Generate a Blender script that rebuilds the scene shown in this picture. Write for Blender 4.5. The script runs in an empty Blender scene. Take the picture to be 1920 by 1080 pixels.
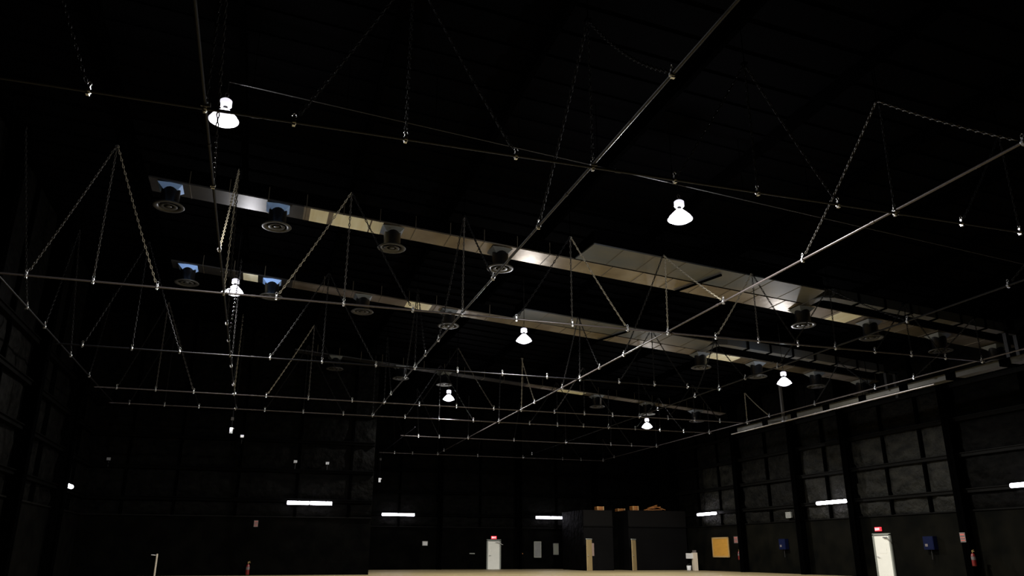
import bpy, math, random
from mathutils import Vector, Matrix
random.seed(7)
C = bpy.context.scene.collection
PI = math.pi
sc = bpy.context.scene
sc.view_settings.view_transform = 'Standard'
sc.view_settings.look = 'None'

# ------------------------------------------------------------------ materials
def mat(name, col, rough=0.6, metal=0.0, emit=None, estr=0.0, spec=0.5, noise=None, bump=None):
    m = bpy.data.materials.new(name); m.use_nodes = True
    nt = m.node_tree; b = nt.nodes['Principled BSDF']
    b.inputs['Base Color'].default_value = (*col, 1)
    b.inputs['Roughness'].default_value = rough
    b.inputs['Metallic'].default_value = metal
    b.inputs['Specular IOR Level'].default_value = spec
    if emit:
        b.inputs['Emission Color'].default_value = (*emit, 1)
        b.inputs['Emission Strength'].default_value = estr
    tc = None
    if noise or bump:
        tc = nt.nodes.new('ShaderNodeTexCoord')
    if noise:       # (scale, second colour, stretch xyz)
        mp = nt.nodes.new('ShaderNodeMapping'); mp.inputs['Scale'].default_value = noise[2]
        n = nt.nodes.new('ShaderNodeTexNoise'); n.inputs['Scale'].default_value = noise[0]
        n.inputs['Detail'].default_value = 5
        r = nt.nodes.new('ShaderNodeValToRGB')
        r.color_ramp.elements[0].position = .35; r.color_ramp.elements[1].position = .68
        r.color_ramp.elements[0].color = (*col, 1); r.color_ramp.elements[1].color = (*noise[1], 1)
        nt.links.new(tc.outputs['Object'], mp.inputs[0]); nt.links.new(mp.outputs[0], n.inputs['Vector'])
        nt.links.new(n.outputs['Fac'], r.inputs[0]); nt.links.new(r.outputs[0], b.inputs['Base Color'])
    if bump:        # (scale, strength, distance)
        n = nt.nodes.new('ShaderNodeTexNoise'); n.inputs['Scale'].default_value = bump[0]
        n.inputs['Detail'].default_value = 4
        bp = nt.nodes.new('ShaderNodeBump'); bp.inputs['Strength'].default_value = bump[1]
        bp.inputs['Distance'].default_value = bump[2]
        nt.links.new(tc.outputs['Object'], n.inputs['Vector'])
        nt.links.new(n.outputs['Fac'], bp.inputs['Height']); nt.links.new(bp.outputs[0], b.inputs['Normal'])
    return m

M = {}
M['black_wall'] = mat('black painted wall', (.0006, .0006, .0005), .85, spec=.02, noise=(1.3, (.0018, .0017, .0013), (1, 1, 1)), bump=(6, .4, .03))
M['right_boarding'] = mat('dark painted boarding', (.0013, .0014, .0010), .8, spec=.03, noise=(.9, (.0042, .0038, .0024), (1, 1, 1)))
M['lit_quilt'] = mat('lit insulation quilt', (.0040, .0041, .0034), .7, spec=.10, noise=(1.1, (.0145, .0140, .0110), (1, 1, 2.6)), bump=(3.2, 1.0, .16))  # lit copy of the black quilt, light put into the colour
M['half_lit_quilt'] = mat('half lit insulation quilt', (.0022, .0022, .0019), .7, spec=.05, noise=(1.1, (.0065, .0062, .005), (1, 1, 2.6)), bump=(3.2, 1.0, .16))
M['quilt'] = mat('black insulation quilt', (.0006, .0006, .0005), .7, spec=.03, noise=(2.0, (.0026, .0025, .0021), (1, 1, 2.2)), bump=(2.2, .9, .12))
M['black_steel'] = mat('black painted steel', (.0005, .0005, .0005), 1, spec=0)
M['girt_dark'] = mat('black girt', (.0010, .0010, .0009), .8, spec=.02)
M['girt'] = mat('dark girt', (.0022, .0021, .0017), .6, spec=.05)
M['roof'] = mat('black roof deck', (.0007, .0007, .0009), .95, spec=.01, bump=(4, .3, .02))
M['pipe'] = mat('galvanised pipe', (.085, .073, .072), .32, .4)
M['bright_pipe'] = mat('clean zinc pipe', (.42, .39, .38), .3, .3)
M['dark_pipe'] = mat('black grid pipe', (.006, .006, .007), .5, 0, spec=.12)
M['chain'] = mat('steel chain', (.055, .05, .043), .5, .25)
M['chain_shaded'] = mat('chain painted in shade', (.0085, .0085, .0088), .7, 0, spec=.12)
M['chain_lit'] = mat('chain painted as lit', (.30, .27, .20), .42, .3)  # chain tones put lamp light and shade into the colour
M['clamp'] = mat('cast clamp', (.55, .55, .55), .3, .9)
M['duct_shaded'] = mat('shaded duct sheet', (.10, .095, .09), .4, .95, noise=(.9, (.05, .05, .05), (.5, .6, .6)))  # left duct ends darkened in colour for their dim reflection
M['blue_lit_collar'] = mat('blue tinted collar', (.30, .52, 1.0), .6, .1)  # bluish lamp reflection on the left collars, put into their colour
M['side_metal'] = mat('weathered side duct', (.04, .038, .028), .6, .2, noise=(.6, (.07, .066, .045), (1, .4, 1)))
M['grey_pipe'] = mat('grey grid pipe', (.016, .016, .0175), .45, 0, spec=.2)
M['duct_seam'] = mat('duct seam', (.10, .085, .06), .5, .8)
M['conduit'] = mat('conduit', (.03, .03, .03), .5, .7)
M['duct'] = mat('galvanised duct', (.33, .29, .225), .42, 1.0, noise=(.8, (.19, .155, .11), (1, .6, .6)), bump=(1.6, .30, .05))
M['duct_dark'] = mat('shaded duct sides and dark casings', (.0006, .0006, .0007), .9, 0, spec=0)  # shade painted on duct sides that face the dark hall; also dark casings
M['collar'] = mat('bright collar', (.11, .125, .14), .5, .4)
M['diffuser'] = mat('grey diffuser', (.035, .034, .030), .45, .3)
M['neck'] = mat('dark neck', (.003, .0035, .0045), .35, .3)
M['duct_lit_patch'] = mat('painted lamp reflection on duct', (1, .98, .76), .38, .2, noise=(1.6, (.9, .84, .58), (3, .3, 1)))  # bright lamp reflections on the ducts, painted as paler panels
M['duct_grey'] = mat('dull galvanised sheet', (.105, .12, .135), .55, .95, noise=(.9, (.17, .155, .125), (.5, .6, .6)), bump=(1.2, .2, .04))
M['housing'] = mat('white housing with painted glow', (.85, .85, .88), .4, emit=(.9, .88, 1), estr=1.0)  # weak emission stands in for lamp light falling on the housing
M['door'] = mat('white door paint', (.88, .87, .78), .45, noise=(.6, (.76, .76, .68), (1, 1, 1)))
M['frame'] = mat('grey door frame', (.22, .23, .20), .5)
M['wood_door'] = mat('unpainted wood door', (.42, .31, .14), .55, noise=(3, (.32, .23, .10), (6, 6, .6)))
M['ply'] = mat('yellow plywood', (.52, .26, .04), .55, noise=(2, (.44, .22, .03), (1, 1, 5)))
M['ply_edge'] = mat('plywood edge', (.40, .26, .10), .6)
M['box_room'] = mat('dark grey plaster', (.0028, .0026, .0025), .7, spec=.04, noise=(.8, (.0036, .0034, .0033), (1, 1, 1)))
M['box_upper'] = mat('grey upper plaster', (.0052, .0048, .0044), .7, spec=.04)
M['crate'] = mat('orange timber', (.45, .17, .03), .6, noise=(3, (.25, .09, .02), (1, 4, 4)))
M['white'] = mat('white plastic', (.60, .60, .58), .5)
M['cream'] = mat('cream paint', (.60, .52, .40), .5)
M['grey_paper'] = mat('grey paper', (.19, .19, .18), .7, noise=(3, (.15, .15, .14), (1, 1, 1)))
M['pale_paper'] = mat('pale paper', (.34, .35, .28), .7)
M['pink_paper'] = mat('pinkish paper', (.22, .15, .12), .7)
M['blue'] = mat('blue box', (.0006, .0030, .022), .7, spec=.1)
M['red'] = mat('red paint', (.12, .004, .004), .35)
M['sign_white'] = mat('sign white', (.11, .095, .09), .5)
M['sign_pink'] = mat('sign red', (.40, .10, .08), .5)
M['brass'] = mat('hydrant brass', (.5, .35, .15), .35, .9)
M['exit_red'] = mat('exit red', (.8, .02, .03), .5, emit=(1, .05, .07), estr=1.1)
M['exit_white'] = mat('exit letters', (1, .7, .7), .5, emit=(1, .55, .55), estr=2.4)
M['tube'] = mat('fluorescent tube', (1, 1, 1), .5, emit=(.90, .86, 1.0), estr=14)

m = bpy.data.materials.new('sound stage floor'); m.use_nodes = True; nt = m.node_tree; b = nt.nodes['Principled BSDF']
b.inputs['Roughness'].default_value = .5; b.inputs['Specular IOR Level'].default_value = .35
tc = nt.nodes.new('ShaderNodeTexCoord'); mp = nt.nodes.new('ShaderNodeMapping'); mp.inputs['Scale'].default_value = (.35, 1.4, 1)
n = nt.nodes.new('ShaderNodeTexNoise'); n.inputs['Scale'].default_value = .5; n.inputs['Detail'].default_value = 6
r = nt.nodes.new('ShaderNodeValToRGB'); r.color_ramp.elements[0].position = .35; r.color_ramp.elements[1].position = .7
r.color_ramp.elements[0].color = (.21, .155, .068, 1); r.color_ramp.elements[1].color = (.31, .26, .14, 1)
br = nt.nodes.new('ShaderNodeTexBrick'); br.inputs['Scale'].default_value = 1; br.inputs['Brick Width'].default_value = 2.44
br.inputs['Row Height'].default_value = 1.22; br.inputs['Mortar Size'].default_value = .008
br.inputs['Color1'].default_value = (1, 1, 1, 1); br.inputs['Color2'].default_value = (.86, .86, .86, 1); br.inputs['Mortar'].default_value = (.35, .35, .35, 1)
mx = nt.nodes.new('ShaderNodeMixRGB'); mx.blend_type = 'MULTIPLY'; mx.inputs[0].default_value = 1
nt.links.new(tc.outputs['Object'], mp.inputs[0]); nt.links.new(mp.outputs[0], n.inputs['Vector']); nt.links.new(n.outputs['Fac'], r.inputs[0])
nt.links.new(tc.outputs['Object'], br.inputs['Vector']); nt.links.new(r.outputs[0], mx.inputs[1]); nt.links.new(br.outputs['Color'], mx.inputs[2])
nt.links.new(mx.outputs[0], b.inputs['Base Color']); M['floor'] = m

# translucent glowing acrylic of the high-bay lamps
m = bpy.data.materials.new('glowing acrylic refractor'); m.use_nodes = True; nt = m.node_tree
for n in list(nt.nodes): nt.nodes.remove(n)
o = nt.nodes.new('ShaderNodeOutputMaterial'); mi = nt.nodes.new('ShaderNodeMixShader'); tr = nt.nodes.new('ShaderNodeBsdfTransparent'); em = nt.nodes.new('ShaderNodeEmission')
em.inputs['Color'].default_value = (.93, .90, 1, 1); em.inputs['Strength'].default_value = 5
mi.inputs[0].default_value = .35
nt.links.new(tr.outputs[0], mi.inputs[1]); nt.links.new(em.outputs[0], mi.inputs[2]); nt.links.new(mi.outputs[0], o.inputs[0])
M['acrylic'] = m

# ------------------------------------------------------------------ mesh builder
class MB:
    def __init__(s): s.v = []; s.f = []; s.sm = []
    def add(s, vs, fs, smooth=False):
        k = len(s.v); s.v += [tuple(p) for p in vs]
        for f in fs: s.f.append([i + k for i in f]); s.sm.append(smooth)
        return s
    def box(s, c, d, R=None):
        x, y, z = [q / 2 for q in d]
        vs = [Vector((a * x, b_ * y, e * z)) for a in (-1, 1) for b_ in (-1, 1) for e in (-1, 1)]
        if R is not None: vs = [R @ v for v in vs]
        vs = [v + Vector(c) for v in vs]
        return s.add(vs, [(0, 1, 3, 2), (4, 6, 7, 5), (0, 4, 5, 1), (2, 3, 7, 6), (0, 2, 6, 4), (1, 5, 7, 3)])
    def bar(s, p, q, w, h):          # rectangular bar from p to q, h measured upwards
        p = Vector(p); q = Vector(q); d = (q - p); L = d.length; d.normalize()
        up = Vector((0, 0, 1)) if abs(d.z) < .95 else Vector((0, 1, 0))
        sx = d.cross(up).normalized(); uz = sx.cross(d)
        vs = []
        for t in (p, q):
            for a, b_ in ((-1, -1), (1, -1), (1, 1), (-1, 1)): vs.append(t + sx * a * w / 2 + uz * b_ * h / 2)
        return s.add(vs, [(0, 1, 2, 3), (7, 6, 5, 4), (0, 4, 5, 1), (1, 5, 6, 2), (2, 6, 7, 3), (3, 7, 4, 0)])
    def tube(s, pts, r, n=8, closed=False, cap=True):
        pts = [Vector(p) for p in pts]; k = len(pts); vs = []
        for i, p in enumerate(pts):
            if closed: d = pts[(i + 1) % k] - pts[i - 1]
            else: d = pts[min(i + 1, k - 1)] - pts[max(i - 1, 0)]
            d.normalize(); up = Vector((0, 0, 1)) if abs(d.z) < .9 else Vector((0, 1, 0))
            a = d.cross(up).normalized(); b_ = a.cross(d)
            for j in range(n):
                t = 2 * PI * j / n; vs.append(p + (a * math.cos(t) + b_ * math.sin(t)) * r)
        fs = []
        for i in range(k if closed else k - 1):
            for j in range(n):
                i2 = (i + 1) % k; fs.append((i * n + j, i * n + (j + 1) % n, i2 * n + (j + 1) % n, i2 * n + j))
        s.add(vs, fs, True)
        if cap and not closed:
            s.add(vs[:n], [tuple(range(n))]); s.add(vs[-n:], [tuple(range(n))])
        return s
    def lathe(s, prof, c=(0, 0, 0), n=28, smooth=True):
        vs = []; c = Vector(c)
        for r_, z in prof:
            for j in range(n):
                t = 2 * PI * j / n; vs.append(c + Vector((r_ * math.cos(t), r_ * math.sin(t), z)))
        fs = []
        for i in range(len(prof) - 1):
            for j in range(n): fs.append((i * n + j, i * n + (j + 1) % n, (i + 1) * n + (j + 1) % n, (i + 1) * n + j))
        return s.add(vs, fs, smooth)
    def mesh(s, name, m, bevel=0):
        me = bpy.data.meshes.new(name); me.from_pydata(s.v, [], s.f)
        me.polygons.foreach_set('use_smooth', s.sm); me.materials.append(m); me.update(); return me
    def build(s, name, m, parent=None, loc=None):
        o = bpy.data.objects.new(name, s.mesh(name, m)); C.objects.link(o)
        if parent: o.parent = parent
        if loc: o.location = loc
        return o

def tag(o, label=None, cat=None, group=None, kind=None):
    if label: o['label'] = label
    if cat: o['category'] = cat
    if group: o['group'] = group
    if kind: o['kind'] = kind
    return o
def thing(name, loc, label, cat, group=None, rz=0):
    o = bpy.data.objects.new(name, None); C.objects.link(o); o.location = loc; o.rotation_euler.z = rz
    o.empty_display_size = .2
    return tag(o, label, cat, group)
def struct(name, mb, m, label=None, cat=None):
    o = mb.build(name, m); tag(o, label, cat, kind='structure'); return o
def copy_tree(o, parent=None):
    c = o.copy(); C.objects.link(c); c.parent = parent
    for ch in [x for x in o.children]: copy_tree(ch, c)
    return c
ORD = ['zeroth', 'first', 'second', 'third', 'fourth', 'fifth', 'sixth', 'seventh', 'eighth', 'ninth', 'tenth', 'eleventh', 'twelfth', 'thirteenth', 'fourteenth',
       'fifteenth', 'sixteenth', 'seventeenth', 'eighteenth', 'nineteenth', 'twentieth', 'twenty-first', 'twenty-second', 'twenty-third', 'twenty-fourth']

# ------------------------------------------------------------------ camera
H0 = 1.1
cam_d = bpy.data.cameras.new('camera'); cam = bpy.data.objects.new('camera', cam_d); C.objects.link(cam)
cam_d.sensor_width = 36; cam_d.lens = 1482.464 / 1920 * 36; cam_d.clip_end = 300
pitch, yaw, roll = math.radians(18.585), math.radians(17.395), math.radians(.0913)
Rm = Matrix.Rotation(-yaw, 4, 'Z') @ Matrix.Rotation(PI / 2 + pitch, 4, 'X') @ Matrix.Rotation(roll, 4, 'Z')
cam.matrix_world = Matrix.Translation((0, 0, H0)) @ Rm
sc.camera = cam
Ri = cam.matrix_world.inverted()
def seen(p, margin=0):               # is this point of the hall inside the photographed view?
    q = Ri @ Vector(p)
    if q.z > -.5: return False
    x = 960 + 1482.464 * q.x / -q.z; y = 540 - 1482.464 * q.y / -q.z
    return -margin < x < 1920 + margin and -margin < y < 1080 + margin

# ------------------------------------------------------------------ hall shell
XL, XJ, XR = -8.6, 6.3, 31.0
YR, YB, YF = -9.0, 46.5, 60.5
SL = .08
roofz = lambda x: 13.4 - SL * x
beamz = lambda x: 13.0 - SL * x
joistz = lambda x: 12.05 - SL * x
DK = 1.079
ductz = lambda x: 12.0 - SL * x
fl = MB().add([(XL - .3, YR - .3, 0), (XR + .3, YR - .3, 0), (XR + .3, YB, 0), (XR + .3, YF + .3, 0), (XJ - .3, YF + .3, 0), (XJ - .3, YB, 0), (XL - .3, YB + .3, 0)],
              [(0, 1, 2, 3, 4, 5, 6)])
struct('floor', fl, M['floor'])
ce = MB()
zz = lambda x, k=0: roofz(x) + k
ce.add([(XL - .3, YR - .3, zz(XL - .3)), (XR + .3, YR - .3, zz(XR + .3)), (XR + .3, YF + .3, zz(XR + .3)), (XL - .3, YF + .3, zz(XL - .3)),
        (XL - .3, YR - .3, zz(XL - .3, .2)), (XR + .3, YR - .3, zz(XR + .3, .2)), (XR + .3, YF + .3, zz(XR + .3, .2)), (XL - .3, YF + .3, zz(XL - .3, .2))],
       [(0, 3, 2, 1), (4, 5, 6, 7), (0, 1, 5, 4), (1, 2, 6, 5), (2, 3, 7, 6), (3, 0, 4, 7)])
# corrugation of the deck
for i in range(70):
    y = YR + i * 1.0
    ce.bar((XL, y, zz(XL, -.03)), (XR, y, zz(XR, -.03)), .35, .06)
struct('ceiling', ce, M['roof'])

def wallslab(name, a, b, thick, inward):
    (x0, y0), (x1, y1) = a, b
    mb = MB(); ix, iy = inward
    t0, t1 = roofz(x0), roofz(x1)
    vs = [(x0, y0, 0), (x1, y1, 0), (x1, y1, t1), (x0, y0, t0),
          (x0 - ix * thick, y0 - iy * thick, 0), (x1 - ix * thick, y1 - iy * thick, 0), (x1 - ix * thick, y1 - iy * thick, t1), (x0 - ix * thick, y0 - iy * thick, t0)]
    mb.add(vs, [(0, 1, 2, 3), (7, 6, 5, 4), (0, 4, 5, 1), (1, 5, 6, 2), (2, 6, 7, 3), (3, 7, 4, 0)])
    return mb
struct('wall_left', wallslab('l', (XL, YR), (XL, YB), .3, (1, 0)), M['black_wall'])
struct('wall_back', wallslab('b', (XL, YB), (XJ, YB), .3, (0, -1)), M['black_wall'])
struct('wall_side', wallslab('s', (XJ, YB + .3), (XJ, YF), .3, (1, 0)), M['black_wall'])
struct('wall_far', wallslab('f', (XJ - .3, YF), (XR, YF), .3, (0, -1)), M['black_wall'])
struct('wall_right', wallslab('r', (XR, YR), (XR, YF), .3, (-1, 0)), M['black_wall'])
struct('wall_rear', wallslab('q', (XL, YR), (XR, YR), .3, (0, 1)), M['black_wall'])

# quilted insulation panels (one relief surface per wall face), girts, wall columns
tn = [0]
def trim(mb, m, label=None):
    tn[0] += 1; o = struct('trim_%d' % tn[0], mb, m); return o
def wpt(wall, s, z, off):            # point on a wall: s along it, z up, off into the hall
    if wall == 'right': return (XR - off, s, z)
    if wall == 'left': return (XL + off, s, z)
    if wall == 'back': return (s, YB - off, z)
    return (s, YF - off, z)
def wbox(mb, wall, s0, s1, z0, z1, o0, o1):
    a = Vector(wpt(wall, s0, z0, o0)); b = Vector(wpt(wall, s1, z1, o1)); c = (a + b) / 2
    mb.box(c, [abs(q) for q in (b - a)])
def wtop(wall, s): return roofz({'right': XR, 'left': XL}.get(wall, s))
WALLS = {'right': (8, YF - .05), 'left': (8, YB - .05), 'back': (XL + .05, XJ - .02), 'far': (XJ + .1, XR - .05)}
GIRTS = [3.85, 5.45, 7.07, 8.65]
COLS = {'right': [14.0, 21.6, 29.3, 36.4, 41.0, 47.2, 56.0], 'left': [12, 19, 26, 33, 40], 'back': [], 'far': [13.2, 19.4, 25.8]}
POSTS = {'right': [25.4, 31.4, 33.9, 38.6, 44.2, 49.9, 52.8], 'left': [22.5, 29.5, 36.5, 43.2], 'back': [-6.6, -4.1, -1.0, 2.1, 5.0], 'far': [10.2, 16.4, 22.6]}
for wall, (s0, s1) in WALLS.items():
    # quilt relief
    q = MB(); ns = int((s1 - s0) / .4); 
    for zi, (za, zb) in enumerate(zip([3.0] + GIRTS, GIRTS + [None])):
        nz = 5
        base = len(q.v); rows = []
        vs = []
        for i in range(ns + 1):
            s = s0 + (s1 - s0) * i / ns; zt = zb if zb else wtop(wall, s) - .05
            for j in range(nz + 1):
                z = za + (zt - za) * j / nz
                edge = (j in (0, nz))
                pr = min([abs(s - p) for p in POSTS[wall] + COLS[wall]] + [9])
                off = .03 if edge else .10 + .05 * math.sin(s * 2.1 + zi * 2) * math.sin(z * 4 + s) + random.uniform(-.035, .035)
                if pr < .25: off = .03
                vs.append(wpt(wall, s, z, off))
        fs = []
        for i in range(ns):
            for j in range(nz):
                a = i * (nz + 1) + j; fs.append((a, a + 1, a + nz + 2, a + nz + 1))
        q.add(vs, fs, True)
    QF = list(q.f); QV = list(q.v)
    qo = struct('wall_%s_quilting' % wall, q, M['lit_quilt' if wall == 'right' else 'quilt'])
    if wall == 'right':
        qo.data.materials.append(M['half_lit_quilt']); qo.data.materials.append(M['quilt'])
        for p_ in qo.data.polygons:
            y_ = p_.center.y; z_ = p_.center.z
            p_.material_index = 2 if (y_ < 29.3 or y_ > 53 or z_ > 8.6) else (1 if (41 < y_ < 47.2 or z_ > 7.07 or y_ > 52) else 0)  # bays painted shaded
    # smooth lower boarding and its ledge
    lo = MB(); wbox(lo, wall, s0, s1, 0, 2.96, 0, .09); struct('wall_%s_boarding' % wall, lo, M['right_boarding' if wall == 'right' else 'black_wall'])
    led = MB(); wbox(led, wall, s0, s1, 2.96, 3.02, 0, .16); trim(led, M['girt'])
    for g in GIRTS:
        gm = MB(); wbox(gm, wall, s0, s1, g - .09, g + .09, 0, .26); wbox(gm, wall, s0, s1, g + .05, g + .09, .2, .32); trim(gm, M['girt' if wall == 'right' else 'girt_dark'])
    for p in POSTS[wall]:
        gm = MB(); wbox(gm, wall, p - .07, p + .07, 3.02, wtop(wall, p) - .1, 0, .2); trim(gm, M['black_steel'])
    for p in COLS[wall]:
        gm = MB(); D = .62
        wbox(gm, wall, p - .02, p + .02, 0, wtop(wall, p) - .1, 0, D)
        wbox(gm, wall, p - .2, p + .2, 0, wtop(wall, p) - .1, D - .04, D)
        wbox(gm, wall, p - .2, p + .2, 0, wtop(wall, p) - .1, 0, .05)
        trim(gm, M['black_steel'])

# roof joists along the hall, carried by deep cross girders
S = 7.1
JX = [-1.18, -.68, -.2, .30, .79, 1.31, 1.81, 2.30, 2.77, 3.23, 3.71, 4.15]
for jx in JX:
    x = jx * S; jm = MB()
    jm.box((x, (YR + YF) / 2, beamz(x) + .02), (.14, YF - YR, .04)); jm.box((x, (YR + YF) / 2, roofz(x) - .05), (.14, YF - YR, .04))
    jm.box((x, (YR + YF) / 2, beamz(x) + .16), (.02, YF - YR, .3))
    trim(jm, M['black_steel'])

# ------------------------------------------------------------------ pipe grid
GZ = 8.2
AY = {1: 1.785, 2: 3.255, 3: 4.37, 4: 5.51, 5: 6.09, 6: 7.08, 7: 8.38}
BX = {0: -1.025, 1: -.205, 2: .79, 3: 1.80, 4: 2.755, 5: 3.71}
XM = [-.915, -.685, -.455, -.205, .0, .275, .57, .79, 1.04, 1.31, 1.59, 1.81, 2.06, 2.30, 2.53, 2.765, 3.0, 3.235, 3.46, 3.71]
XF = [1.34, 1.53, 1.80, 2.24, 2.755, 3.22, 3.44, 3.71]
PR = .029
def pipe(name, p, q, label, cat, group, m='pipe', r=PR):
    p = Vector(p); q = Vector(q); d = q - p; L = d.length; n = max(1, int(L / 6.4))
    mb = MB(); mb.tube([(0, 0, 0), tuple(d)], r, 10)
    o = mb.build(name, M[m], None, tuple(p)); tag(o, label, cat, group)
    dn = d.normalized()
    for i in range(1, n):
        c = dn * (L * i / n); MB().tube([tuple(c - dn * .06), tuple(c + dn * .06)], r * 1.3, 10).build('pipe_coupling', M[m], o)
    return o
AN = {1: 'nearest to the camera', 2: 'second nearest', 3: 'third nearest', 4: 'fourth nearest', 5: 'fifth nearest, before the left rear wall', 6: 'sixth, faint, far down the hall', 7: 'farthest, by the end wall'}
for k, a in AY.items():
    x0, x1 = (BX[0], BX[5] if k != 3 else BX[4]) if k < 6 else (1.2, BX[5])
    pipe('grid_cross_pipe', (x0 * S - .15, a * S, GZ), (x1 * S + .15, a * S, GZ),
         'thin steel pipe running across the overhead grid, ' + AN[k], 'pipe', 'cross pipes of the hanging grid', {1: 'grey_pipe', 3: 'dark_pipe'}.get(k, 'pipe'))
BN = {0: 'far left, beside the left wall', 1: 'left, passing the big left lamp', 2: 'long diagonal one left of centre', 3: 'long bright one crossing the middle',
      4: 'dark one right of centre', 5: 'bright one nearest the right wall'}
for k, b_ in BX.items():
    y0 = .95 * S; y1 = AY[5] * S + .2 if k < 3 else AY[7] * S + .15
    zo = GZ + .06
    pipe('grid_long_pipe', (b_ * S, y0, zo), (b_ * S, y1, zo), 'steel pipe running down the length of the hall, ' + BN[k], 'pipe',
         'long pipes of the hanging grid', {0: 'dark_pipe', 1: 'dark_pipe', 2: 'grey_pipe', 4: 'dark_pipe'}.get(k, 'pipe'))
pipe('grid_long_pipe', (8.65, 46.9, GZ + .06), (8.65, AY[7] * S + .1, GZ + .06), 'short faint grid pipe behind the corner of the left rear wall', 'pipe', 'long pipes of the hanging grid', 'dark_pipe')
pipe('catwalk_pipe', (26.78, 26.0, 7.90), (26.78, 41.5, 7.90), 'bright bare pipe just outside the grid beside the right wall', 'pipe', None, 'bright_pipe', .032)

# chains
LINK_P, LINK_W, LINK_R = .105, .078, .0135
def add_link(mb, c, d, flip):
    up = Vector((0, 1, 0)) if abs(d.y) < .8 else Vector((1, 0, 0))
    a = d.cross(up).normalized(); b_ = a.cross(d).normalized()
    if flip: a, b_ = b_, a
    pts = []
    hw = LINK_W / 2 - LINK_R; hl = LINK_P / 2 + LINK_R - hw * .4
    for t in (0, 60, 120, 180, 240, 300):
        t = math.radians(t); sx = math.cos(t) * hw; sy = math.sin(t) * hw * 1.1
        pts.append(c + a * sx + d * (sy + (hl * .55 if sy > 1e-4 else (-hl * .55 if sy < -1e-4 else 0))))
    mb.tube(pts, LINK_R, 4, closed=True)
def chain_mb(vec, sag):
    vec = Vector(vec); L = vec.length; n = max(3, int(L / LINK_P)); mb = MB()
    P = lambda t: vec * t + Vector((0, 0, -4 * sag * t * (1 - t)))
    for i in range(n):
        c = P((i + .5) / n); d = (P((i + 1) / n) - P(i / n)).normalized(); add_link(mb, c, d, i % 2)
    return mb
cl = MB()                                                # clamp for a pipe running along X
cl.lathe([(PR + .004, -.035), (PR + .022, -.035), (PR + .022, .035), (PR + .004, .035)], n=12)
cl.v = [(z, y, x) for x, y, z in cl.v]
cl.box((0, 0, .062), (.045, .05, .06)); cl.box((0, .04, -.01), (.05, .03, .05)); cl.box((0, 0, -.058), (.05, .07, .03))
cl.tube([(0, .0, .085), (.03, 0, .11), (.03, 0, .15), (0, 0, .175), (-.03, 0, .15), (-.03, 0, .11)], .009, 6, closed=True)
CLAMP = cl.mesh('clamp', M['clamp'])
cl2 = MB(); cl2.add(cl.v, cl.f, True); cl2.add([(-y * 1.0, x, z + .055) for x, y, z in cl.v], cl.f, True); cl2.box((0, 0, .02), (.13, .13, .02)); cl2.box((.07, 0, .06), (.03, .1, .08))
CROSS = cl2.mesh('crossing_clamp', M['clamp'])
def chain(base, apex, label, group, cross=False, along='x', sag=0.0, m='chain_shaded'):
    base = Vector(base); apex = Vector(apex)
    o = thing('hanging_chain', tuple(base), label, 'chain', group)
    vec = apex - base; st = vec.normalized() * .16
    ch = chain_mb(vec - st, sag).build('chain_links', M[m], o); ch.location = st
    c = bpy.data.objects.new('pipe_clamp', CROSS if cross else CLAMP); C.objects.link(c); c.parent = o
    if along == 'y': c.rotation_euler.z = PI / 2
    h = MB().box((0, 0, 0), (.12, .12, .03)).tube([(0, 0, .0), (0, 0, -.08)], .012, 6).build('beam_hook', M['black_steel'], o); h.location = vec + Vector((0, 0, .0))
    rod = MB().tube([(0, 0, .01), (0, 0, .95)], .012, 6).build('beam_rod', M['black_steel'], o); rod.location = vec
    return o
APEX = [-1.18, -.685, -.205, .275, .79, 1.31, 1.81, 2.30, 2.765, 3.235, 3.71]
def apex_of(x):
    tri = {-.915: -.685, -.455: -.685, .0: .275, .57: .275, 1.04: 1.31, 1.59: 1.31, 2.06: 2.30, 2.53: 2.30, 3.0: 3.235, 3.46: 3.235, 1.34: 1.31, 1.53: 1.31, 2.24: 2.30, 3.22: 3.235, 3.44: 3.235}
    return tri.get(x, x)
CHAIN_LIGHT = {(2, -.205): 'chain_lit', (2, .0): 'chain_lit', (2, -.455): 'chain_lit', (2, -.685): 'chain', (2, 1.81): 'chain_lit', (2, 2.06): 'chain_lit', (2, 1.59): 'chain_lit',  # paler where lamps light the chain, darker in shade
                (2, .57): 'chain_shaded', (2, 1.04): 'chain_shaded', (2, -.915): 'chain', (4, -.205): 'chain_lit', (4, .0): 'chain_lit', (4, -.455): 'chain', (4, -.685): 'chain', (4, .275): 'chain',
                (4, 1.59): 'chain', (4, 1.81): 'chain_lit', (4, 2.06): 'chain', (4, 3.71): 'chain_lit', (2, 3.46): 'chain_shaded'}
CN = {1: 'front cross pipe', 2: 'second cross pipe', 3: 'third cross pipe', 4: 'fourth cross pipe', 5: 'fifth cross pipe', 6: 'sixth cross pipe', 7: 'farthest cross pipe'}
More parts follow.
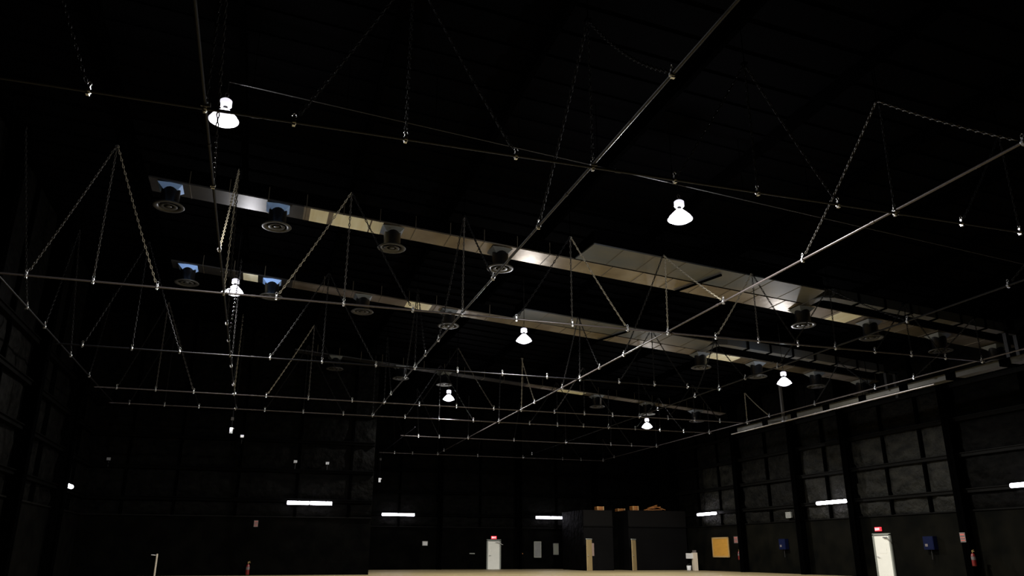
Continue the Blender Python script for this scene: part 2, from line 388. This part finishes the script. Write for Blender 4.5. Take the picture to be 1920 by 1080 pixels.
for k, a in AY.items():
    xs = XM if k < 6 else XF; n = 0
    for x in xs:
        bp = (x * S, a * S, GZ)
        if not seen(bp, 4) or (k == 3 and x > 2.8): continue
        n += 1; ax = apex_of(x); cross = any(abs(x - q) < .02 for q in BX.values())
        if cross:
            for kk, q in BX.items():
                if abs(x - q) < .02: bp = (q * S, a * S, GZ)
        if k == 3 and abs(ax + .205) < .02 or k == 3 and abs(ax - 1.31) < .02:
            o = bpy.data.objects.new('pipe_clamp', CLAMP); C.objects.link(o); o.location = bp
            tag(o, 'bright clamp without a chain on the %s, %s fixing from left' % (CN[k], ORD[n]), 'clamp', 'bare clamps on the ' + CN[k]); continue
        lab = 'steel chain %s the %s, %s fixing from left' % ('dropping to a crossing on' if cross else ('hanging straight to' if abs(ax - x) < .06 else 'slanting to'), CN[k], ORD[n])
        tone = CHAIN_LIGHT.get((k, x), 'chain' if (k == 2 and x < 2.4) else 'chain_shaded')
        chain(bp, (ax * S, a * S, joistz(ax * S)), lab, 'chains on the ' + CN[k], cross, 'x', 0 if abs(ax - x) < .06 else .05, tone)
LN = {0: 'leftmost long pipe', 1: 'second long pipe from the left', 2: 'third long pipe from the left', 3: 'bright middle long pipe', 4: 'dark long pipe right of centre', 5: 'rightmost long pipe'}
for kk, q in BX.items():
    n = 0; fix = []
    for k, dd in ((1, .45), (2, .49), (3, .3), (4, .3), (7, .3)):
        if k == 7 and kk < 3: continue
        a = AY[k]
        for sgn in (-1, 1):
            if k == 4 and sgn > 0 and kk != 9: continue
            if k == 7 and sgn > 0: continue
            fix.append((a + sgn * dd, a))
    fix.sort()
    for y, a in fix:
        bp = (q * S, y * S, GZ + .06)
        if not seen(bp, 4): continue
        n += 1
        chain(bp, (q * S, a * S, joistz(q * S)), 'bridle chain to the %s, %s from the camera' % (LN[kk], ORD[n]), 'bridle chains on the ' + LN[kk], False, 'y', .22 if (kk == 2 and y < 1.5) else .06,
              'chain_lit' if (kk, a > y, a) in ((3, True, AY[2]), (3, True, AY[4]), (5, True, AY[4]), (1, True, AY[2])) else ('chain' if (kk, a) in ((3, AY[1]), (5, AY[7])) else 'chain_shaded'))

# extra clamps and drop pipes at pipe ends
def drop(x, y, z0, z1, label):
    o = thing('drop_pipe', (x, y, z0), label, 'pipe')
    MB().tube([(0, 0, 0), (0, 0, z1 - z0)], .03, 8).build('pipe_shaft', M['dark_pipe'], o)
    k = MB().box((0, 0, z1 - z0 + .1), (.16, .12, .3)).box((.1, 0, z1 - z0 + .2), (.1, .05, .05)); k.build('end_bracket', M['clamp'], o)
    MB().box((0, 0, -.5), (.14, .1, .16)).build('pipe_clamp', M['chain'], o)
drop(8.5, AY[7] * S, GZ, 6.1, 'short vertical pipe hanging at the left end of the farthest cross pipe')
drop(-1.55, AY[5] * S + .15, GZ, 7.0, 'short vertical pipe hanging below the fifth cross pipe on the left')

# ------------------------------------------------------------------ electrical conduit and lamps
lampz = lambda x: 10.58 - SL * x
for (y, nm) in ((17.3, 'thin conduit running across under the roof from the big left lamp'),):
    xs = [-1.55, 10.15, 22.85, 27]
    mb = MB(); mb.tube([(x, y, 11.47 - SL * x) for x in xs], .018, 8)
    o = mb.build('electrical_conduit', M['conduit']); tag(o, nm, 'conduit', 'roof conduits')
    for i in range(13):
        x = -1.0 + i * 2.2
        MB().box((x, y, 11.49 - SL * x), (.05, .07, .06)).box((x, y, 12.44 - SL * x), (.014, .014, 1.84)).build('conduit_strap', M['black_steel'], o)

def make_lamp():
    o = thing('high_bay_lamp', (0, 0, 0), 'x', 'lamp', 'high bay lamps under the roof')
    r_ = MB(); r_.lathe([(.095, .13), (.13, .10), (.20, .03), (.285, -.06), (.325, -.13), (.315, -.15)], n=32)
    r_.lathe([(.315, -.15), (.24, -.21), (.12, -.26), (.0, -.275)], n=32); rf = r_.build('refractor', M['acrylic'], o)
    MB().lathe([(.327, -.13), (.337, -.135), (.337, -.15), (.32, -.155)], n=32).build('rim_ring', M['housing'], rf)
    h = MB(); h.lathe([(0, .40), (.10, .40), (.135, .37), (.135, .235), (.12, .215), (.0, .215)], n=24)
    h.build('ballast_housing', M['housing'], o)
    MB().lathe([(.05, .22), (.05, .15), (.10, .13)], n=16).build('lamp_neck', M['conduit'], o)
    k = MB(); k.tube([(0, 0, .40), (0, 0, .47)], .03, 8)
    k.tube([(0, 0, .47), (.035, 0, .51), (.035, 0, .56), (0, 0, .60), (-.035, 0, .56), (-.035, 0, .51)], .012, 6, closed=True)
    k.build('hanging_hook', M['chain'], o)
    return o
LAMPS = [(-1.55, 17.3, 'brightest high bay lamp, upper left beside the front cross pipe', 1.0),
         (10.15, 17.3, 'large bright high bay lamp right of centre in front of the wide duct', 1.0),
         (-1.55, 30.6, 'high bay lamp at the left touching the second cross pipe', 1.0),
         (10.15, 30.7, 'high bay lamp in the middle below the second duct', 1.0),
         (22.85, 30.7, 'small high bay lamp at the right beside a round diffuser', 1.0),
         (10.15, 44.7, 'small high bay lamp left of centre over the far part of the hall', 1.0),
         (22.85, 44.7, 'small high bay lamp right of centre near the end of the hall', 1.0)]
proto = make_lamp()
for i, (x, y, lab, s) in enumerate(LAMPS):
    o = proto if i == 0 else copy_tree(proto)
    o.location = (x, y, lampz(x)); o['label'] = lab
    ld = bpy.data.lights.new('lamp bulb', 'POINT'); ld.energy = 420 if y < 20 else (8 if y < 40 else 40); ld.shadow_soft_size = .10; ld.color = (.95, .95, 1.0)
    lo = bpy.data.objects.new('lamp_bulb', ld); C.objects.link(lo); lo.parent = o; lo.location = (0, 0, -.03)
    ld = bpy.data.lights.new('lamp beam', 'SPOT'); ld.energy = 3000; ld.shadow_soft_size = .12; ld.spot_size = math.radians(174); ld.spot_blend = .6; ld.color = (1.0, .97, .93)
    lo = bpy.data.objects.new('lamp_beam', ld); C.objects.link(lo); lo.parent = o; lo.location = (0, 0, -.02)
    top = {0: .88, 1: 2.75, 2: 2.75}[0 if y < 20 else (1 if y < 40 else 2)]
    if top: MB().tube([(0, 0, .6), (0, 0, top)], .012, 6).build('suspension_cord', M['conduit'], o)

# ------------------------------------------------------------------ ducts
def sbox(mb, x0, x1, y0, y1, h, zb=ductz):     # sloping duct box, bottom at zb(x)
    vs = []
    for x in (x0, x1):
        for (y, k) in ((y0, 0), (y1, 0), (y1, h), (y0, h)): vs.append((x, y, zb(x) + k))
    mb.add(vs, [(0, 1, 2, 3), (7, 6, 5, 4), (0, 4, 5, 1), (1, 5, 6, 2), (2, 6, 7, 3), (3, 7, 4, 0)])
def seams(bld, x0, x1, y0, y1, h, step):
    x = x0 + step
    while x < x1 - .2:
        mb = MB(); sbox(mb, x - .012, x + .012, y0 - .01, y1 + .01, h + .03, lambda q: ductz(q) - .012); bld(mb, 'joint_flange', M['duct_seam']); x += step
def diffuser_proto():
    o = thing('ceiling_diffuser', (0, 0, 0), 'x', 'air vent')
    n = MB(); n.lathe([(.27, .56), (.27, .1), (.36, .04)], n=20); n.build('neck', M['neck'], o)
    c = MB()
    # square-to-round collar
    sq = [(.36 * a, .36 * b_, .62) for a, b_ in ((-1, -1), (1, -1), (1, 1), (-1, 1))]
    rd = [(.27 * math.cos(t), .27 * math.sin(t), .46) for t in [math.radians(q) for q in (225, 315, 45, 135)]]
    c.add(sq + rd, [(0, 1, 5, 4), (1, 2, 6, 5), (2, 3, 7, 6), (3, 0, 4, 7)]); c.build('collar', M['collar'], o)
    r_ = MB(); r_.lathe([(.30, .05), (.42, .02), (.45, -.01), (.43, -.03), (.33, -.015), (.30, .02)], n=32); r_.build('outer_ring', M['diffuser'], o)
    r2 = MB(); r2.lathe([(.16, .03), (.25, -.01), (.24, -.03), (.15, .0)], n=28)
    for t in (0, 90, 180, 270):
        t = math.radians(t); r2.bar((0, 0, .03), (.34 * math.cos(t), .34 * math.sin(t), .03), .02, .02)
    ir = r2.build('inner_ring', M['diffuser'], o)
    MB().lathe([(0, -.01), (.08, -.015), (.09, .01), (0, .02)], n=20).build('centre_cone', M['diffuser'], ir)
    return o
dp = diffuser_proto(); first = True
def diffusers(yc, xs, row):
    global first
    for i, x in enumerate(xs):
        o = dp if first else copy_tree(dp); first = False
        blue = x < 1 and row != 'farthest'; x *= DK
        o.location = (x, yc * DK, ductz(x) - .67); o.scale = (DK, DK, DK)
        for ch in o.children:
            if ch.name.startswith('collar'):
                ch.data = ch.data.copy()
                ch.data.materials[0] = M['blue_lit_collar' if blue else 'collar']
                if blue: ch['label'] = 'bluish collar'
                elif 'label' in ch: del ch['label']
        o['label'] = 'round ceiling diffuser under the %s duct, %s from the left' % (row, ORD[i + 1]); o['group'] = 'diffusers under the %s duct' % row
def duct_row(y0, y1, xa, xb, label, wide=None, thin=None, lit_spans=()):
    xa, xb, y0, y1 = [q * DK for q in (xa, xb, y0, y1)]
    wide = wide and [q * DK for q in wide]; thin = thin and [q * DK for q in thin]; lit_spans = [(a * DK, b_ * DK) for a, b_ in lit_spans]
    o = thing('air_duct', (0, 0, 0), label, 'duct')
    o.location = (xa, (y0 + y1) / 2, 0)
    def bld(mb, nm, m):
        mb.v = [(v[0] - xa, v[1] - (y0 + y1) / 2, v[2]) for v in mb.v]; return mb.build(nm, m, o)
    xm = max(xa + .5, .6) if y0 < 40 else 15
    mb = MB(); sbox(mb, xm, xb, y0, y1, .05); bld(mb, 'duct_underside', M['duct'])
    mb = MB(); sbox(mb, xa, xm, y0, y1, .05); bld(mb, 'shaded_underside', M['duct_shaded'])
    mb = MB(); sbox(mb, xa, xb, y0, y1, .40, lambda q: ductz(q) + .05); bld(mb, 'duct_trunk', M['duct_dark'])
    seams(bld, xa, xb, y0, y1, .45, 1.22)
    for (p0, p1) in lit_spans:
        mb = MB(); sbox(mb, p0, p1, y0 + .02, y1 - .02, .02, lambda q: ductz(q) - .014); bld(mb, 'lit_patch_panel', M['duct_lit_patch'])
    if wide:
        wx0, wx1, wy0, wy1 = wide
        mb = MB(); vs = []
        # plenum with a slanted left end
        for (x, y) in ((wx0 + .1, wy0), (wx1 - .1, wy0), (wx1 + .2, wy1), (wx0, wy1)):
            vs.append((x, y, ductz(x)))
        for (x, y) in ((wx0 + .1, wy0), (wx1 - .1, wy0), (wx1 + .2, wy1), (wx0, wy1)):
            vs.append((x, y, ductz(x) + .05))
        mb.add(vs, [(0, 3, 2, 1), (4, 5, 6, 7), (0, 1, 5, 4), (1, 2, 6, 5), (2, 3, 7, 6), (3, 0, 4, 7)]); bld(mb, 'wide_plenum', M['duct_grey'])
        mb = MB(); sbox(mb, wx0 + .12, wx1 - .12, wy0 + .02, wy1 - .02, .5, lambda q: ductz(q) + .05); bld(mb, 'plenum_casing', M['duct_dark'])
        x = wx0 + 1.2
        while x < wx1:
            mb = MB(); sbox(mb, x - .01, x + .01, wy0, wy1, .02, lambda q: ductz(q) - .01); bld(mb, 'plenum_seam', M['duct_seam']); x += 1.2
        mb = MB(); bx_ = wx0 + 5.2; mb.bar((bx_, wy0 + .3, ductz(bx_) - .06), (bx_ - .6, y1 + .0, ductz(bx_ - .6) - .06), .07, .07); bld(mb, 'cross_brace', M['black_steel'])
    if thin:
        tx0, tx1, ty, wj = thin
        mb = MB(); pts = [(tx0 + .1, y0 + .1), (tx0 + .05, ty + .35), (tx0 + .2, ty + .1), (tx0 + .5, ty), (tx1, ty)]
        r0 = .19
        prev = None; vs = []; fs = []
        for i, (x, y) in enumerate(pts):
            if i == 0: dx, dy = 0, -1
            elif i == len(pts) - 1: dx, dy = 1, 0
            else: dx, dy = pts[i + 1][0] - pts[i - 1][0], pts[i + 1][1] - pts[i - 1][1]
            l = math.hypot(dx, dy); dx /= l; dy /= l
            for sgn, k in ((-1, 0), (1, 0), (1, .38), (-1, .38)):
                vs.append((x - dy * sgn * r0, y + dx * sgn * r0, ductz(x) + k))
        for i in range(len(pts) - 1):
            for j in range(4): fs.append((i * 4 + j, i * 4 + (j + 1) % 4, i * 4 + 4 + (j + 1) % 4, i * 4 + 4 + j))
        fs += [(0, 1, 2, 3), tuple(len(vs) - 4 + q for q in (3, 2, 1, 0))]
        mb.add(vs, fs); bld(mb, 'return_branch', M['duct_grey'])
        x = tx0 + 1.6
        while x < tx1:
            mb = MB(); sbox(mb, x - .05, x + .05, ty - r0 - .02, ty + r0 + .02, .42, lambda q: ductz(q) - .03); bld(mb, 'branch_flange', M['duct_dark']); x += 1.22
        # drop frame at the end
        for k in (0, .55):
            mb = MB(); x = tx1 + .25 + k; mb.bar((x, ty, ductz(x) + .1), (x, ty, ductz(x) - 1.15), .16, .16); bld(mb, 'drop_leg', M['conduit'])
        mb = MB(); mb.bar((tx1 - .1, ty, ductz(tx1) + .1), (tx1 + .95, ty, ductz(tx1) + .03), .16, .16); mb.bar((tx1 + .2, ty, ductz(tx1) - .7), (tx1 + .9, ty, ductz(tx1) - .7), .05, .05); bld(mb, 'drop_header', M['conduit'])
        # dark fan unit hung between branch and trunk
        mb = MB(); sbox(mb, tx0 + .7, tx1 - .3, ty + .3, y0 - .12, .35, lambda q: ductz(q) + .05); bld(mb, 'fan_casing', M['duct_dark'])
    return o
duct_row(23.05, 24.05, -3.9, 28.3, 'nearest long sheet metal duct crossing under the roof', (9.4, 18.2, 21.55, 22.95), (18.4, 26.4, 22.15, 0), ((.75, 1.3), (1.45, 2.6), (2.65, 3.0), (20.0, 20.9)))
diffusers(23.5, [-3.3, -.2, 3.35, 6.95, 18.6, 21.6, 24.8, 27.6], 'nearest')
duct_row(30.35, 31.2, -3.9, 28.0, 'middle long sheet metal duct crossing under the roof', (9.5, 18.2, 28.9, 30.25), (18.4, 27.0, 29.1, 0), ((-1.3, -.75), (5.1, 6.1), (19.0, 20.4)))
diffusers(30.8, [-3.3, -.2, 3.35, 6.9, 18.6, 21.5, 24.7, 27.3], 'middle')
duct_row(41.35, 42.0, 1.2, 26.4, 'farthest long sheet metal duct, dim, near the end of the grid', None, None, ((15.8, 17.4),))
diffusers(41.7, [3.3, 6.8, 9.2, 18.2, 21.4, 24.6], 'farthest')

# duct beside the right wall, running down the hall
o = thing('side_duct', (27.1, 20, 7.96), 'long dashed-looking metal duct running beside the right wall', 'duct')
MB().box((0, 10.5, .14), (.46, 21, .24)).build('duct_trunk', M['side_metal'], o)
for i in range(1, 8): MB().box((0, i * 2.6, .14), (.49, .5, .27)).build('joint_flange', M['duct_dark'], o)
for i in range(5):
    for k in (-.2, .2): MB().box((k, 1.0 + i * 4.7, 1.75), (.02, .02, 2.98)).build('hanger_rod', M['black_steel'], o)
o = thing('support_post', (26.72, 36.3, 7.90), 'pale vertical post holding the bare pipe beside the right wall', 'post')
MB().bar((0, 0, 0), (0, 0, 1.95), .12, .12).build('post_shaft', M['chain'], o)
MB().bar((0, 0, 1.95), (0, 0, 3.35), .04, .04).build('post_rod', M['black_steel'], o)
MB().box((0, 0, 0), (.16, .16, .1)).build('post_shoe', M['clamp'], o)

# ------------------------------------------------------------------ fluorescent wall fixtures
def fluor(wall, s, z, lab, L=2.44):
    rz = {'right': -PI / 2, 'left': PI / 2, 'back': 0, 'far': 0}[wall]
    o = thing('fluorescent_fixture', wpt(wall, s, z, .40), lab, 'light', 'fluorescent fixtures on the walls', rz)
    # local: x along wall, +y towards wall for back/far
    b_ = MB().box((0, .10, .02), (L, .06, .16)); b_.build('fixture_body', M['conduit'], o)
    for k in (-.4, .4): MB().box((L * k, .21, .02), (.05, .18, .05)).build('mounting_arm', M['conduit'], o)
    for k in (-1, 1):
        MB().tube([(k * L / 4 - L / 4 + .03, -.03, 0), (k * L / 4 + L / 4 - .03, -.03, 0)], .095, 12).build('fluorescent_tube', M['tube'], o)
    return o
fluor('back', 2.84, 3.72, 'long glowing fluorescent fixture on the left rear wall')
fluor('far', 10.1, 3.82, 'glowing fluorescent fixture on the far wall just right of the wall corner')
fluor('far', 22.0, 3.77, 'glowing fluorescent fixture on the far wall left of the dark room block')
fluor('right', 51.4, 3.8, 'glowing fluorescent fixture on the right wall above the yellow board')
fluor('right', 38.1, 3.85, 'glowing fluorescent fixture on the right wall left of the white exit door')
fluor('right', 25.4, 3.88, 'glowing fluorescent fixture cut off by the right edge of the photo')
fluor('left', 41.4, 4.0, 'small end-on fluorescent fixture glowing on the left wall', 1.0)


# ------------------------------------------------------------------ doors, exit signs
LET = {'E': [(-.5, 0, .16, 1), (0, .42, 1, .16), (0, 0, .9, .16), (0, -.42, 1, .16)], 'I': [(0, 0, .2, 1)], 'T': [(0, .42, 1, .16), (0, 0, .2, 1)]}
def exit_sign(wall, s, z, lab):
    rz = {'right': -PI / 2, 'far': 0}[wall]
    o = thing('exit_sign', wpt(wall, s, z, .14), lab, 'exit sign', 'lit exit signs', rz)
    MB().box((0, 0, 0), (.40, .09, .20)).build('sign_box', M['exit_red'], o)
    w, h = .055, .11
    for i, chr_ in enumerate('EXIT'):
        cx = (-.13, -.045, .035, .105)[i]; mb = MB()
        if chr_ == 'X':
            for a in (1, -1): mb.bar((cx - w / 2 * a, -.05, -h / 2), (cx + w / 2 * a, -.05, h / 2), .012, .014)
        elif chr_ == 'E':
            mb.box((cx - w / 2 + .007, -.05, 0), (.014, .012, h))
            for q in (-1, 0, 1): mb.box((cx, -.05, q * (h / 2 - .007)), (w, .012, .014))
        elif chr_ == 'I': mb.box((cx, -.05, 0), (.014, .012, h))
        else:
            mb.box((cx, -.05, h / 2 - .007), (w, .012, .014)); mb.box((cx, -.05, 0), (.014, .012, h))
        mb.build('sign_letter', M['exit_white'], o)
    MB().box((0, .09, 0), (.1, .12, .06)).build('mounting_bracket', M['black_steel'], o)
def wdoor(n, wall, s, w, lab):
    rz = {'right': -PI / 2, 'far': 0}[wall]
    p = wpt(wall, s, 0, .12)
    o = MB().box((0, 0, 1.0), (w, .05, 2.0)).box((0, -.03, 1.5), (w * .5, .01, .7)).build('door_%d' % n, M['door']); o.location = p; o.rotation_euler.z = rz
    tag(o, lab, 'door', kind='structure')
    f = MB().box((-w / 2 - .05, 0, 1.03), (.10, .10, 2.1)).box((w / 2 + .05, 0, 1.03), (.10, .10, 2.1)).box((0, 0, 2.08), (w + .2, .10, .10)); f.build('door_frame', M['frame'], o)
    MB().tube([(-w * .4, -.03, .98), (-w * .4, -.09, .98), (-w * .25, -.09, .98)], .015, 8).build('door_handle', M['clamp'], o)
    MB().box((w * .3, -.07, 1.92), (.28, .07, .06)).bar((w * .3, -.09, 1.93), (w * .75, -.16, 1.75), .03, .03).build('door_closer', M['clamp'], o)
wdoor(1, 'far', 17.5, .92, 'white door in the far wall under a red exit sign')
exit_sign('far', 17.5, 2.27, 'small glowing red exit sign above the far wall door')
wdoor(2, 'right', 34.95, 1.05, 'white door in the right wall under a red exit sign')
exit_sign('right', 35.1, 2.34, 'glowing red exit sign above the white door in the right wall')

# ------------------------------------------------------------------ dark room block in the far right corner
BY = 54.6
def rb(name, mb, lab):
    return mb
bl = thing('room_block', (26.7, BY, 0), 'low dark grey room block built into the far right corner', 'room')
MB().box((-3.1, 2.1, 2.05), (2.25, 4.2, 4.1)).build('left_volume', M['box_room'], bl)
MB().box((-4.235, 2.1, 2.05), (.02, 4.2, 4.1)).build('shaded_side', M['quilt'], bl)  # added dark sheet, paints shade on the left side of the block
MB().box((-3.1, -.012, 3.56), (2.25, .02, 1.08)).build('upper_band', M['box_upper'], bl)
MB().box((1.62, -.012, 3.57), (4.68, .02, 1.12)).build('upper_band', M['box_upper'], bl)
MB().box((1.62, 2.82, 2.07), (4.68, 5.6, 4.14)).build('right_volume', M['box_room'], bl)
MB().box((-1.35, 3.7, 2.0), (1.25, 3.8, 4.0)).build('recess', M['black_wall'], bl)
MB().box((-3.1, -.04, 2.98), (2.3, .08, .06)).box((1.62, -.04, 2.98), (4.7, .08, .06)).build('ledge', M['girt'], bl)
for i, (px, lab, ang) in enumerate(((22.3, 'narrow tan wooden door standing ajar at the left end of the dark room block', 44), (25.75, 'narrow tan wooden door standing ajar in the middle of the dark room block', 46))):
    o = MB().box((.44, 0, 1.03), (.88, .045, 2.06)).build('door_%d' % (3 + i), M['wood_door']); o.location = (px, BY - .9, 0.0); o.rotation_euler.z = math.radians(ang)
    tag(o, lab, 'door', kind='structure')
    MB().tube([(.10, -.03, 1.0), (.10, -.08, 1.0), (.2, -.08, 1.0)], .014, 8).build('door_handle', M['clamp'], o)
    MB().box((.44, 0, 2.10), (.94, .08, .07)).build('door_head', M['frame'], o)
def crate(x, y, z, d, lab, rz=0):
    o = thing('timber_crate', (x, y, z), lab, 'crate', 'orange timber on the room block', rz)
    w, dd, h = d
    s_ = MB()
    for k in range(3): s_.box((0, 0, h * (k + .5) / 3), (w, dd, h / 3 - .02))
    s_.build('slats', M['crate'], o); MB().box((-w / 2 + .05, -dd / 2 - .01, h / 2), (.06, .02, h)).box((w / 2 - .05, -dd / 2 - .01, h / 2), (.06, .02, h)).build('corner_batten', M['ply_edge'], o)
crate(23.95, BY + .5, 4.1, (.55, .5, .28), 'small orange crate on top of the room block at its left')
crate(26.4, BY + 2.2, 4.0, (.62, .5, .36), 'small orange crate above the recess of the room block')
crate(26.75, BY + .5, 4.14, (.50, .5, .32), 'dim orange crate on the room block just right of the recess')
o = thing('lumber_heap', (28.3, BY + .5, 4.14), 'loose heap of orange boards on top of the room block at the right', 'lumber')
for (a, b_) in (((-.7, 0, .05), (.7, 0, .1)), ((-.5, .1, .12), (.6, 0, .3)), ((-.4, 0, .2), (.35, .1, .42)), ((-.75, -.1, .05), (.1, .1, .28)), ((.1, -.1, .32), (.95, 0, .08))):
    MB().bar(a, b_, .2, .05).build('board', M['crate'], o)

# ------------------------------------------------------------------ things on and by the walls
def panel(name, wall, s, z, w, h, m, lab, cat, t=.03, off=.11, frame=None, rows=0):
    rz = {'right': -PI / 2, 'left': PI / 2, 'back': 0, 'far': 0}[wall]
    o = thing(name, wpt(wall, s, z, off + t / 2), lab, cat, None, rz)
    MB().box((0, 0, 0), (w, t, h)).build('panel_sheet', M[m], o)
    if frame:
        f = MB(); e = .03 if w < 1 else .09
        f.box((-w / 2, -t / 2, 0), (e, .03, h + e)).box((w / 2, -t / 2, 0), (e, .03, h + e)).box((0, -t / 2, h / 2), (w, .03, e)).box((0, -t / 2, -h / 2), (w, .03, e)); f.build('panel_frame', M[frame], o)
    return o
panel('notice_board', 'far', 21.0, 1.42, .55, 1.14, 'grey_paper', 'tall grey notice sheet on the far wall', 'notice', frame='pale_paper')
panel('notice_board', 'far', 22.5, 1.46, .42, .82, 'pale_paper', 'small pale notice sheet on the far wall, right of the taller grey one', 'notice', frame='grey_paper')
panel('wall_box', 'far', 12.2, 1.82, .38, .30, 'white', 'small white box mounted on the far wall at the left', 'box', t=.15, frame='grey_paper')
panel('wall_tray', 'far', 19.6, 1.12, .4, .07, 'crate', 'tiny orange ledge on the far wall right of the door', 'ledge', t=.12)
panel('wall_tray', 'far', 15.8, 1.12, .4, .07, 'frame', 'tiny grey ledge on the far wall left of the door', 'ledge', t=.12)
o = thing('notice_board', (22.95, BY - .03, 1.4), 'small grey and pink poster beside the left wooden door', 'poster')
MB().box((-.14, 0, 0), (.30, .02, .86)).build('grey_half', M['grey_paper'], o); MB().box((.14, 0, 0), (.26, .02, .86)).build('pink_half', M['pink_paper'], o)
panel('plywood_hatch', 'right', 50.3, 1.55, 2.0, 1.22, 'ply', 'yellow plywood board mounted on the right wall under a fluorescent light', 'board', t=.08, frame='ply_edge')

def extinguisher(loc, lab, rz, full=True):
    o = thing('fire_extinguisher', loc, lab, 'extinguisher', 'fire extinguishers along the walls', rz)
    MB().lathe([(0, 0), (.085, 0), (.09, .03), (.09, .42), (.07, .50), (.03, .54), (0, .54)], n=20).build('cylinder_body', M['red'], o)
    MB().lathe([(.092, .26), (.092, .40)], n=20).build('label_band', M['sign_white'], o)
    MB().tube([(0, 0, .54), (0, 0, .60)], .02, 8).box((.04, 0, .61), (.14, .03, .03)).box((.03, 0, .66), (.12, .03, .02), Matrix.Rotation(-.3, 3, 'Y')).build('valve_handle', M['brass'], o)
    MB().tube([(-.02, 0, .58), (-.11, 0, .52), (-.13, 0, .35), (-.12, 0, .15)], .012, 8).build('hose', M['black_steel'], o)
    MB().box((0, .14, .35), (.1, .1, .3)).build('wall_bracket', M['black_steel'], o)
extinguisher((XR - .72, 28.9, .62), 'red fire extinguisher with white band on the column right of the exit door', -PI / 2)
extinguisher((XR - .30, 47.9, .75), 'small dim red fire extinguisher at the column right of the yellow board', -PI / 2)
extinguisher((-.05, YB - .28, .03), 'red fire extinguisher at the foot of the left rear wall', 0)
def sign(wall, s, z, w, h, lab, off=.1):
    o = panel('safety_sign', wall, s, z, w, h, 'sign_white', lab, 'sign', t=.015, off=off)
    MB().box((0, -.012, h * .28), (w * .8, .008, h * .18)).box((0, -.012, -.02), (w * .8, .008, h * .1)).box((0, -.012, -h * .3), (w * .8, .008, h * .12)).build('sign_bars', M['sign_pink'], o)
sign('right', 29.35, 1.83, .30, .42, 'small red and white sign above the extinguisher on the right column', off=.64)
sign('right', 47.6, 2.0, .45, .42, 'dim reddish sign above the extinguisher right of the yellow board', off=.64)
sign('back', .14, 2.62, .22, .34, 'tiny reddish sign on the left rear wall below the fluorescent light')
panel('junction_box', 'right', 42.35, 3.35, .5, .32, 'grey_paper', 'small grey junction box high on the right wall', 'box', t=.1, off=.12, frame='frame')

def blue_box(s, z, lab):
    o = thing('blue_wall_box', wpt('right', s, z, .22), lab, 'box', 'blue wall boxes', -PI / 2)
    MB().box((0, 0, 0), (.62, .24, .60)).build('box_body', M['blue'], o)
    lid = MB().box((0, -.125, .0), (.56, .01, .54)).build('box_lid', M['blue'], o)
    MB().box((-.12, -.135, -.1), (.16, .01, .12)).build('box_plate', M['sign_white'], lid)
    MB().tube([(0, 0, -.3), (0, 0, -.75)], .02, 8).build('feed_pipe', M['conduit'], o)
blue_box(43.1, 1.68, 'dark blue box with a pale plate on the right wall between the columns')
blue_box(31.7, 1.62, 'dark blue box with a pale plate on the right wall right of the exit door')

# pale pedestal and bucket near the right corner
o = thing('sign_pedestal', (29.9, 52.3, 0), 'cream pedestal with a white side panel near the right far corner', 'pedestal')
MB().box((0, 0, .6), (.30, .3, 1.2)).build('pedestal_post', M['cream'], o)
MB().box((.0, 0, 1.28), (.2, .2, .16)).build('pedestal_cap', M['sign_white'], o)
MB().box((-.40, .0, .98), (.52, .08, .36)).build('side_panel', M['white'], o)
o = thing('paint_bucket', (29.35, 52.2, 0), 'small white bucket on the floor left of the cream pedestal', 'bucket')
MB().lathe([(0, 0), (.13, 0), (.16, .34), (.165, .34), (.14, .03)], n=20).build('bucket_body', M['white'], o)
MB().tube([(.16, 0, .33), (.12, -.06, .42), (0, -.09, .46), (-.12, -.06, .42), (-.16, 0, .33)], .008, 6).build('bucket_handle', M['chain'], o)

# small junction boxes and glinting hooks on the rear left wall
for (s, z, lab) in ((-7.5, 5.75, 'tiny bright junction box high on the left rear wall near the corner'),
                    (1.9, 5.93, 'tiny junction box high on the left rear wall above the fluorescent light, left one'),
                    (3.64, 5.9, 'tiny junction box high on the left rear wall above the fluorescent light, right one'),
                    (-1.05, 7.2, 'tiny junction box near the top of the left rear wall')):
    o = thing('junction_box', wpt('back', s, z, .30), lab, 'box', None)
    MB().box((0, 0, 0), (.18, .12, .14)).build('box_body', M['clamp'], o); MB().tube([(0, .05, 0), (0, .05, -.4)], .015, 6).build('feed_pipe', M['conduit'], o)
    MB().box((0, .15, 0), (.06, .2, .06)).build('mounting_bracket', M['black_steel'], o)
o = thing('standpipe_valve', (-4.55, YB - .22, .9), 'small pale pipe with a side valve on the left rear wall', 'valve')
MB().tube([(0, 0, -.9), (0, 0, .18)], .045, 10).build('riser_pipe', M['cream'], o)
MB().tube([(0, 0, .1), (-.28, -.05, .12)], .03, 8).build('side_valve', M['clamp'], o)

w = bpy.data.worlds.new('world'); sc.world = w; w.use_nodes = True
w.node_tree.nodes['Background'].inputs[0].default_value = (0, 0, 0, 1)
w.node_tree.nodes['Background'].inputs[1].default_value = 0
